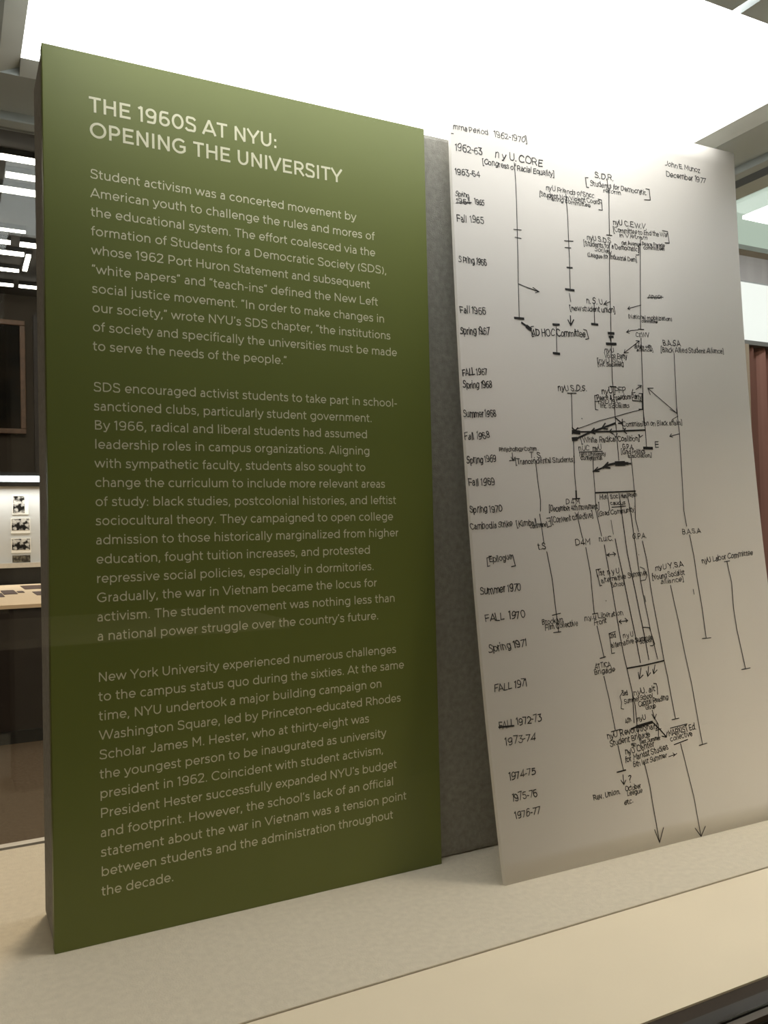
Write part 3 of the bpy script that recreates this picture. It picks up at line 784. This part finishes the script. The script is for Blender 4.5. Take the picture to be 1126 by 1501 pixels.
    (1.25, (0.2185, 0.8895), (0.2137, 0.8889), (0.2151, 0.8758), (0.2189, 0.8760)),
    (1.3, (0.3230, 0.8909), (0.3294, 0.8912), (0.3307, 0.8758), (0.3195, 0.8745)),
    (1.16, (0.2343, 0.8622), (0.2403, 0.8617), (0.2410, 0.8474), (0.2346, 0.8474)),
    (1.21, (0.3509, 0.8341), (0.3609, 0.8342), (0.3632, 0.8173), (0.3547, 0.8169)),
    (1.19, (0.3022, 0.8046), (0.3051, 0.8044), (0.3039, 0.7925), (0.2981, 0.7918)),
    (1.19, (0.1142, 0.6738), (0.1101, 0.6730), (0.1111, 0.6598), (0.1144, 0.6610)),
    (1.23, (0.1966, 0.6767), (0.2018, 0.6759), (0.2048, 0.6647), (0.1991, 0.6633)),
    (1.09, (0.0253, 0.3768), (0.0187, 0.3754), (0.0187, 0.3650), (0.0223, 0.3657)),
    (1.19, (0.0536, 0.3767), (0.0571, 0.3777), (0.0598, 0.3642), (0.0538, 0.3634)),
    (1.05, (0.1166, 0.4186), (0.1200, 0.4194)),
    (1.15, (0.0037, 0.8213), (0.0270, 0.8253)),
    (1.29, (0.3153, 0.7325), (0.3453, 0.7361)),
    (2.03, (0.0141, 0.1744), (0.0356, 0.1736)),
    (1.06, (0.0009, 0.9099), (0.0041, 0.9100)),
    (1.14, (0.1138, 0.4226), (0.1193, 0.4234), (0.1204, 0.4128), (0.1149, 0.4116)),
    (1.14, (0.2552, 0.5529), (0.2529, 0.5519), (0.2540, 0.5439), (0.2564, 0.5440)),
    (1.06, (0.0369, 0.6560), (0.0303, 0.6614)),
    (1.39, (0.1839, 0.5551), (0.1842, 0.5544)),
    (1.06, (0.1980, 0.3133), (0.1984, 0.3128)),
    (1.11, (0.2622, 0.3714), (0.2625, 0.3709)),
]

# ================================================================== ROOM
struct('floor', (-5, 7, -4, 10, -1.05, -0.95), 'carpet')
struct('ceiling', (-5, 7, -4, 10, 3.06, 3.16), 'ceil_dark')
struct('wall_back', (-5, 7, 9.0, 9.1, -0.95, 3.06), 'wall_dark')
struct('wall_front', (-5, 7, -4.1, -4.0, -0.95, 3.06), 'wall_dark')
struct('wall_left', (-5.1, -5, -4, 10, -0.95, 3.06), 'wall_dark')
struct('wall_right', (7, 7.1, -4, 10, -0.95, 3.06), 'wall_dark')
struct('baseboard_back', (-5, 7, 8.97, 9.0, -0.95, -0.83), 'wood_dark')
for k, (a, b) in enumerate(((-1.6, -0.98), (0.72, 1.5), (1.62, 2.6))):           # wall panelling beside the picture
    struct('trim_%d' % (k + 1), (a, b, 8.96, 9.0, 0.9, 2.85), 'wood_dark')


def luminaire(dims, label):
    x0, x1, y0, y1 = dims
    t = thing('ceiling_light', label, 'ceiling light', ((x0 + x1) / 2, (y0 + y1) / 2, 3.06), 'linear ceiling lights of the gallery')
    bx('housing', (x0, x1, y0, y1, 3.02, 3.06), 'rail_dark', t)
    bx('tube', (x0 + .003, x1 - .003, y0 + .003, y1 - .003, 3.0, 3.02), 'luminaire', t)
    return t


LUM = [((-1.0, 2.2, 5.27, 5.335), 'long bright ceiling light tube nearest the display case, topmost at left'),
       ((0.275, 2.2, 5.565, 5.63), 'ceiling light tube starting left of its neighbours, second line from the top'),
       ((-0.8, 2.0, 5.84, 5.925), 'long ceiling light tube, third line from the top at left'),
       ((-0.5, 0.495, 6.765, 6.79), 'thin faint ceiling light tube across the pale ceiling panel'),
       ((-0.6, 0.395, 7.07, 7.13), 'ceiling light tube ending at a gap, left piece of the fifth line'),
       ((0.467, 1.6, 7.07, 7.15), 'ceiling light tube beginning after a gap, right piece of the fifth line'),
       ((-0.6, 0.525, 7.36, 7.43), 'ceiling light tube just above the short crosswise tube'),
       ((0.54, 0.585, 7.40, 7.88), 'short ceiling light tube running crosswise to all the others'),
       ((-0.6, 0.516, 7.90, 7.95), 'ceiling light tube just below the short crosswise tube'),
       ((-0.5, 0.498, 8.43, 8.48), 'farthest ceiling light line, left piece above the dark picture'),
       ((0.544, 1.6, 8.43, 8.48), 'farthest ceiling light line, right piece beside the green panel edge')]
for d_, l_ in LUM: luminaire(d_, l_)

# framed dark painting on the far wall
t = thing('framed_painting', 'large dark painting in a brown wooden frame on the far wall', 'painting', (0.1, 9.0, 1.54))
fx0, fx1, fz0, fz1 = -0.9, 0.635, 1.54, 2.77
bx('canvas', (fx0 + .05, fx1 - .05, 8.955, 8.99, fz0 + .05, fz1 - .05), 'canvas', t)
for a in ((fx0, fx1, fz0, fz0 + .055), (fx0, fx1, fz1 - .055, fz1), (fx0, fx0 + .055, fz0 + .055, fz1 - .055), (fx1 - .055, fx1, fz0 + .055, fz1 - .055)):
    bx('frame_rail', (a[0], a[1], 8.93, 9.0, a[2], a[3]), 'frame', t, bevel=0.008)

# wall display case with photographs, far left
t = thing('wall_display_case', 'lit wall display case with photographs on its pale back board', 'display case', (0.4, 8.3, -0.95))
bx('base_cabinet', (-2.2, 2.8, 8.0, 8.6, -0.95, 0.131), 'black', t)
bx('ledge', (-2.2, 2.8, 7.96, 8.6, 0.131, 0.177), 'rail_pale', t)
bx('back_board', (-2.2, 2.8, 8.02, 8.10, 0.177, 0.92), 'case_back', t)
bx('header', (-2.2, 2.8, 7.99, 8.6, 0.92, 0.965), 'rail_dark', t)
bx('tube_light', (-2.2, 2.8, 7.985, 8.10, 0.965, 1.02), 'tube', t)
bx('top_panel', (-2.2, 2.8, 8.0, 8.6, 1.02, 1.06), 'black', t)
for name, d_, img, lab, im in (
        ('photograph', (0.432, 0.576, 0.646, 0.836), (0.438, 0.541, 0.66, 0.826), 'upright black and white photograph with a wide white right margin, topmost on the lit board', 'print'),
        ('photograph', (0.417, 0.590, 0.464, 0.612), (0.424, 0.583, 0.492, 0.605), 'landscape black and white photograph, second from the top on the lit board', 'print'),
        ('photograph', (0.417, 0.593, 0.273, 0.418), (0.424, 0.586, 0.302, 0.410), 'landscape black and white photograph, third from the top on the lit board', 'print'),
        ('photograph', (0.422, 0.591, 0.179, 0.252), (0.426, 0.587, 0.181, 0.249), 'dim greyish photograph standing on the ledge, lowest of the four', 'print_dim')):
    p = thing(name, lab, 'photograph', (d_[0], 8.02, d_[2]), 'photographs on the lit case board')
    bx('mount', (d_[0], d_[1], 8.012, 8.02, d_[2], d_[3]), 'print_white' if im == 'print' else 'case_back', p)
    bx('image', (img[0], img[1], 8.010, 8.012, img[2], img[3]), im, p)

# long table case in front of it with sheets laid out
t = thing('table_display_case', 'long dark table with a tan top in front of the photographs', 'table', (0.4, 6.6, -0.95))
bx('table_top', (-2.0, 2.6, 5.24, 7.94, -0.055, -0.03), 'tan', t)
bx('cabinet', (-1.95, 2.55, 5.27, 7.9, -0.95, -0.055), 'wood_dark', t)
bx('plinth', (-1.9, 2.5, 5.24, 5.27, -0.95, -0.87), 'black', t)
for d_, l_ in (((0.465, 0.95, 7.03, 7.62), 'large brown sheet at the far right of the tan table'),
               ((0.27, 0.372, 6.42, 6.98), 'dark brown sheet lying near the middle of the tan table'),
               ((-0.05, 0.262, 6.13, 6.62), 'dark brown sheet at the left edge of view on the tan table'),
               ((0.384, 0.432, 6.56, 6.78), 'small narrow brown sheet right of the middle sheet'),
               ((0.49, 0.75, 6.14, 6.60), 'brown sheet nearest the viewer at the right of the tan table')):
    tag(bx('paper_sheet', (d_[0], d_[1], d_[2], d_[3], -0.03, -0.026), 'brown_sheet'), l_, 'sheet', 'sheets laid on the tan table')

# tall cabinet seen past the right edge of the white board
t = thing('lit_cabinet', 'tall cabinet with a glowing white window above a russet curtain, right of the white board', 'cabinet', (3.1, 1.8, -0.95))
X0, X1 = 2.55, 3.75
bx('carcass', (X0, X1, 1.62, 2.1, -0.95, 1.90), 'rail_dark', t)
bx('steel_rail', (X0, X1, 1.50, 1.62, 1.56, 1.60), 'steel', t)
bx('steel_panel', (X0, X1, 1.515, 1.62, 1.42, 1.56), 'steel', t)
bx('light_window', (X0, X1, 1.53, 1.62, 1.168, 1.42), 'lit_panel', t, label='white glowing window')
bx('sill', (X0, X1, 1.505, 1.62, 1.150, 1.168), 'sill', t)
bx('stile', (X0, 2.868, 1.50, 1.62, -0.95, 1.150), 'stile', t)
bm = bmesh.new()
n = 90; prev = None
for i in range(n + 1):
    x = 2.868 + (X1 - 2.868) * i / n
    y = 1.545 + 0.02 * math.sin(i * 0.9) + 0.008 * math.sin(i * 2.3)
    cur = [bm.verts.new((x, y, z + ZD)) for z in (-0.93, 1.149)] + [bm.verts.new((x, 1.60, z + ZD)) for z in (1.149, -0.93)]
    if prev:
        for k in range(4): bm.faces.new((prev[k], prev[(k + 1) % 4], cur[(k + 1) % 4], cur[k]))
    else: bm.faces.new(cur)
    prev = cur
bm.faces.new(prev[::-1])
link('curtain', bm, 'curtain', t)

# pale table behind the viewer (seen only as a faint reflection in the front glass)
t = thing('reading_table', 'pale reading table mirrored faintly in the front glass', 'table', (0.2, -3.3, -0.95))
bx('table_top', (-1.6, 1.05, -3.7, -2.9, 0.05, 0.08), 'white_top', t)
for a in (-1.5, 0.95):
    for b in (-3.62, -2.98):
        bx('leg', (a - .03, a + .03, b - .03, b + .03, -0.95, 0.05), 'wood_dark', t)

# ================================================================== DISPLAY CASE
CX0, CX1 = -0.127, 1.079
CY0, CY1 = -0.405, 0.358
case = thing('display_case', 'large glass display case with a luminous top and pale cloth-covered deck', 'display case', (0.476, 0, -0.95), 'display cases standing in a row')
bx('base_cabinet', (CX0, CX1, CY0 + .02, CY1, -0.95, -0.045), 'black', case)
bx('deck_board', (CX0 + .004, CX1 - .004, -0.203, 0.334, -0.04, 0.0), 'deck', case, bevel=0.0012, label='grey-beige cloth-covered deck board')
bx('front_shelf', (CX0 + .004, CX1 - .004, -0.366, -0.204, -0.04, -0.0016), 'shelf', case, label='smooth cream front shelf')
# front rail: felt strip, dark steel, groove, worn bead, drop
bm = extrude_profile(bmesh.new(), [(-0.366, -0.0035), (-0.366, -0.045), (-0.380, -0.045), (-0.380, -0.0035)], CX0, CX1, 'x')
link('felt_strip', bm, 'rail_brown', case)
bm = extrude_profile(bmesh.new(), [(-0.380, -0.0035), (-0.380, -0.045), (-0.3955, -0.045), (-0.3955, -0.009), (-0.3935, -0.009), (-0.3935, -0.0035)], CX0, CX1, 'x')
link('front_rail', bm, 'rail_dark', case)
bm = extrude_profile(bmesh.new(), [(-0.3955, -0.0055), (-0.3955, -0.010), (-0.403, -0.010), (-0.403, -0.0055)], CX0, CX1, 'x')
link('rail_bead', bm, 'rail_light', case)
bx('front_fascia', (CX0, CX1, -0.404, -0.3955, -0.12, -0.0105), 'black', case)
# back: dark gap then pale trim
bx('back_gap', (CX0, CX1, 0.334, 0.343, -0.045, -0.004), 'black', case)
bx('back_rail', (CX0, CX1, 0.343, CY1, -0.045, 0.0), 'rail_pale', case)
bx('side_rail', (CX0, CX0 + .004, CY0, CY1, -0.045, 0.0), 'rail_dark', case)
bx('side_rail', (CX1 - .004, CX1, CY0, CY1, -0.045, 0.0), 'rail_dark', case)
# glass panes
bx('glass_pane', (CX0 + .004, CX1 - .004, -0.3955, -0.3895, -0.0035, 0.978), 'glass', case, label='front glass pane')
bx('glass_pane', (CX0 + .004, CX1 - .004, 0.348, 0.354, 0.0, 0.978), 'glass', case, label='back glass pane')
bx('glass_pane', (CX1 - .0065, CX1 - .0005, -0.385, 0.346, 0.0, 0.978), 'glass', case, label='right end glass pane')
bx('glass_pane', (CX0 + .0005, CX0 + .0065, -0.385, 0.346, 0.0, 0.978), 'glass', case, label='left end glass pane')
# canopy: luminous diffuser, sloping inner lip, wide flange, stepped rim
LX0, LX1, LY0, LY1 = -0.005, 0.943, -0.252, 0.2005       # visible luminous opening
ZC = 0.990
bx('light_diffuser', (LX0 - .02, LX1 + .02, LY0 - .12, LY1 + .02, ZC + 0.012, ZC + 0.02), 'diffuser', case, label='glowing white light panel')
bx('canopy_top', (CX0 - .002, CX1 + .002, CY0 - .002, CY1 + .002, ZC + 0.022, ZC + 0.09), 'flange', case)
SL = 0.0245
def lip(name, a0, a1, axis, p_in, sgn):
    p_out = p_in + sgn * SL
    prof = [(p_in, ZC + 0.011), (p_out, ZC), (p_out, ZC + 0.011)]
    o = link(name, extrude_profile(bmesh.new(), prof, a0, a1, axis), 'flange_in', case); return o
lip('inner_lip', LX0, LX1, 'x', LY1, 1)
lip('inner_lip', LY0 - SL, LY1 + SL, 'y', LX1, 1)
lip('inner_lip', LY0 - SL, LY1 + SL, 'y', LX0, -1)
FT = 0.011
bx('canopy_flange', (CX0 + .022, CX1 - .022, LY1 + SL, CY1 - .032, ZC, ZC + FT), 'flange', case)
bx('canopy_flange', (LX1 + SL, CX1 - .022, CY0 + .03, LY1 + SL, ZC, ZC + FT), 'flange', case)
bx('canopy_flange', (CX0 + .022, LX0 - SL, CY0 + .03, LY1 + SL, ZC, ZC + FT), 'flange', case)
# front flange in two plates with a slot the light shines through
bx('canopy_flange', (LX0 - SL, 0.7055, CY0 + .03, LY0, ZC, ZC + FT), 'flange', case)
bx('canopy_flange', (0.7185, LX1 + SL, CY0 + .03, LY0, ZC, ZC + FT), 'flange', case)
bx('canopy_rim', (CX0, CX1, CY1 - .032, CY1, ZC - 0.012, ZC + FT), 'flange', case, bevel=0.002)
bx('canopy_rim', (CX1 - .022, CX1, CY0 + .03, CY1 - .032, ZC - 0.012, ZC + FT), 'flange', case, bevel=0.002)
bx('canopy_rim', (CX0, CX0 + .022, CY0 + .03, CY1 - .032, ZC - 0.012, ZC + FT), 'flange', case, bevel=0.002)
bx('canopy_rim', (CX0, CX1, CY0, CY0 + .03, ZC - 0.012, ZC + FT), 'flange', case, bevel=0.002)

# neighbouring case of the same row, glimpsed through the end glass
for side in (1,):
    lab = ('neighbouring display case to the right, its luminous canopy with a pale green border seen past the white board'
           if side > 0 else 'neighbouring display case to the left of the green panel, mostly outside the view')
    xa = 1.083 if side > 0 else CX0 - .004
    nb = thing('display_case', lab, 'display case', (xa + side * 0.6, 0, -0.95), 'display cases standing in a row')
    X = lambda d0, d1: (min(xa + side * d0, xa + side * d1), max(xa + side * d0, xa + side * d1))
    W_ = 1.206
    yb = 0.352
    bx('base_cabinet', (*X(0, W_), CY0 + .02, yb, -0.95, -0.045), 'black', nb)
    bx('deck_board', (*X(.004, W_ - .004), CY0, yb - .02, -0.044, 0.0), 'shelf', nb)
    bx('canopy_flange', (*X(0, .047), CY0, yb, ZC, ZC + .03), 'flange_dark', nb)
    bx('canopy_rim', (*X(.047, .091), CY0, yb, ZC, ZC + .03), 'flange', nb)
    bx('canopy_flange', (*X(W_ - .091, W_), CY0, yb, ZC, ZC + .03), 'flange', nb)
    bx('canopy_flange', (*X(.091, W_ - .091), .31, .335, ZC - .006, ZC + .03), 'steel', nb)
    bx('canopy_flange', (*X(.091, W_ - .091), .335, yb, ZC, ZC + .03), 'steel', nb)
    bx('canopy_flange', (*X(.091, W_ - .091), CY0, -0.26, ZC, ZC + .03), 'flange', nb)
    bx('glow_lip', (*X(.091, W_ - .091), -0.26, .31, ZC + .004, ZC + .012), 'lip_glow', nb, label='pale green border of the light panel, its brightness given as glow')
    bx('light_diffuser', (*X(.175, W_ - .225), -0.24, .195, ZC - .002, ZC + .004), 'diffuser', nb, label='glowing white light panel')
    bx('canopy_top', (*X(0, W_), CY0, yb, ZC + .046, ZC + .09), 'flange', nb)
    for q in (CY0 + .001, yb - .013):
        bx('corner_post', (*X(W_ - .013, W_ - .001), q, q + .012, -.044, ZC), 'rail_dark', nb)
        bx('corner_post', (*X(.001, .007), q, q + .012, -.044, ZC), 'rail_dark', nb)
    bx('glass_pane', (*X(.01, W_ - .02), CY0 + .004, CY0 + .010, 0, ZC), 'glass', nb, label='front glass pane')

# ================================================================== CLOTH PARTITION
tag(link('cloth_partition', box(bmesh.new(), 0.0005, 0.95, 0.0144, 0.1027, 0.0, 0.917, bevel=0.006), 'partition', smooth=False),
    'thick grey cloth-covered partition standing behind the green panel and white board', 'partition')

# ================================================================== GREEN TEXT PANEL
GW, GH, GT = 0.4464, 0.9144, 0.0142
gp = thing('text_panel', 'tall olive green exhibition text panel standing upright on the deck at left', 'panel', (GW / 2, GT / 2, 0))
bx('panel_board', (0, GW, 0, GT, 0, GH), 'green', gp, bevel=0.0008)
gplace = lambda s, h, e=0.0: (s, -0.00015 - e, h + ZD)
HEAD = [("THE 1960S AT NYU:", 0.8528, 0.2499, .0452), ("OPENING THE UNIVERSITY", 0.8263, 0.3308, .0456)]
bm = bmesh.new()
for tx, y, xe, xs in HEAD:
    set_line(bm, tx, xs, y, 0.0161, 0.155, gplace, xe)
link('heading_lettering', bm, 'letter', gp)
P1 = ["Student activism was a concerted movement by", "American youth to challenge the rules and mores of",
      "the educational system. The effort coalesced via the", "formation of Students for a Democratic Society (SDS),",
      "whose 1962 Port Huron Statement and subsequent", "\u201cwhite papers\u201d and \u201cteach-ins\u201d defined the New Left",
      "social justice movement. \u201cIn order to make changes in", "our society,\u201d wrote NYU's SDS chapter, \u201cthe institutions",
      "of society and specifically the universities must be made", "to serve the needs of the people.\u201d"]
E1 = [.3486, .3728, .3733, .3882, .3652, .3754, .3837, .3916, .3999, .2567]
P2 = ["SDS encouraged activist students to take part in school-", "sanctioned clubs, particularly student government.",
      "By 1966, radical and liberal students had assumed", "leadership roles in campus organizations. Aligning",
      "with sympathetic faculty, students also sought to", "change the curriculum to include more relevant areas",
      "of study: black studies, postcolonial histories, and leftist", "sociocultural theory. They campaigned to open college",
      "admission to those historically marginalized from higher", "education, fought tuition increases, and protested",
      "repressive social policies, especially in dormitories.", "Gradually, the war in Vietnam became the locus for",
      "activism. The student movement was nothing less than", "a national power struggle over the country\u2019s future."]
E2 = [.3985, .3638, .3571, .3598, .3537, .3795, .3939, .3893, .3961, .3574, .3619, .3652, .3892, .3665]
P3 = ["New York University experienced numerous challenges", "to the campus status quo during the sixties. At the same",
      "time, NYU undertook a major building campaign on", "Washington Square, led by Princeton-educated Rhodes",
      "Scholar James M. Hester, who at thirty-eight was", "the youngest person to be inaugurated as university",
      "president in 1962. Coincident with student activism,", "President Hester successfully expanded NYU's budget",
      "and footprint. However, the school\u2019s lack of an official", "statement about the war in Vietnam was a tension point",
      "between students and the administration throughout", "the decade."]
E3 = [.3893, .3995, .3687, .3941, .3510, .3729, .3688, .3864, .3816, .3986, .3799, .1180]
for lines, ends, y0, dy in ((P1, E1, .7834, .01990), (P2, E2, .5620, .01969), (P3, E3, .2642, .01968)):
    bm = bmesh.new()
    for k, (tx, xe) in enumerate(zip(lines, ends)):
        r_ = set_line(bm, tx, .0455, y0 - dy * k, 0.0096, 0.120, gplace, xe)
    link('paragraph_lettering', bm, 'letter', gp)

# ================================================================== WHITE CHART BOARD
BX, BY, BYAW, BW, BH, BB, BC, BD, BT = 0.47695, -0.09154, -0.01347, 0.50582, 0.97573, 0.17812, -0.12367, 0.02683, 0.006


def chart(s, h, t=0.0):
    """point of the slightly bowed board that leans back on the partition; t is depth into the board."""
    off = BB * h + BC * h * h + BD * h ** 3 + t
    return (BX + s * math.cos(BYAW) - off * math.sin(BYAW), BY + s * math.sin(BYAW) + off * math.cos(BYAW), h + ZD)


cb = thing('chart_board', 'tall white board with a handwritten black ink timeline leaning back at right', 'board', (BX + BW / 2, BY, 0))
bm = bmesh.new()
NH = 40; rows = []
for i in range(NH + 1):
    h = BH * i / NH
    rows.append([bm.verts.new(chart(s, h, t)) for s, t in ((0, 0), (BW, 0), (BW, BT), (0, BT))])
for a, b in zip(rows, rows[1:]):
    for k in range(4): bm.faces.new((a[k], a[(k + 1) % 4], b[(k + 1) % 4], b[k]))
bm.faces.new(rows[0][::-1]); bm.faces.new(rows[-1])
foam = link('foam_board', bm, 'white_board', cb, smooth=False)
for p in foam.data.polygons:
    if abs(p.normal.y) > 0.7: p.use_smooth = True
wplace = lambda s, h, e=0.0: chart(s, h, -0.00025 - e)
rnd = random.Random(11)
bs = bmesh.new()
for tx, x0, y0, x1, y1, ch, g in NOTES:
    b_ = bmesh.new()
    hand_line(b_, tx.replace('nyu', 'nyU').replace('n y u', 'n y U'), x0, y0, x1, y1, ch * (1.14 if g == 'D' else 1.04), min(0.00128, max(0.0009, ch * 0.155)), wplace, rnd)
    link('handwritten_date' if g == 'D' else 'handwritten_note', b_, 'ink', cb)
wl = lambda s, h: chart(s, h, -0.0004)
for st in STROKES:
    wd = st[0] / 1000; pts = [st[1]]
    for a in st[2:]:
        b = pts[-1]; d = math.hypot(a[0] - b[0], a[1] - b[1]); n = max(1, int(d / 0.02))
        for k in range(1, n + 1):
            t_ = k / n
            pts.append((b[0] + (a[0] - b[0]) * t_ + (rnd.uniform(-.0003, .0003) if k < n else 0), b[1] + (a[1] - b[1]) * t_))
    run = sum(math.hypot(a[0] - b[0], a[1] - b[1]) for a, b in zip(pts, pts[1:]))
    if run > 0.018:
        b_ = bmesh.new(); ribbon(b_, pts, wd * 0.95, wl, cap=wd * 0.3); link('ink_line', b_, 'ink', cb)
    else:
        ribbon(bs, pts, wd * 0.95, wl, cap=wd * 0.3)
o_ = link('ink_marks', bs, 'ink', cb); o_['kind'] = 'stuff'; o_['label'] = 'short ticks, arrow heads and brackets in ink'
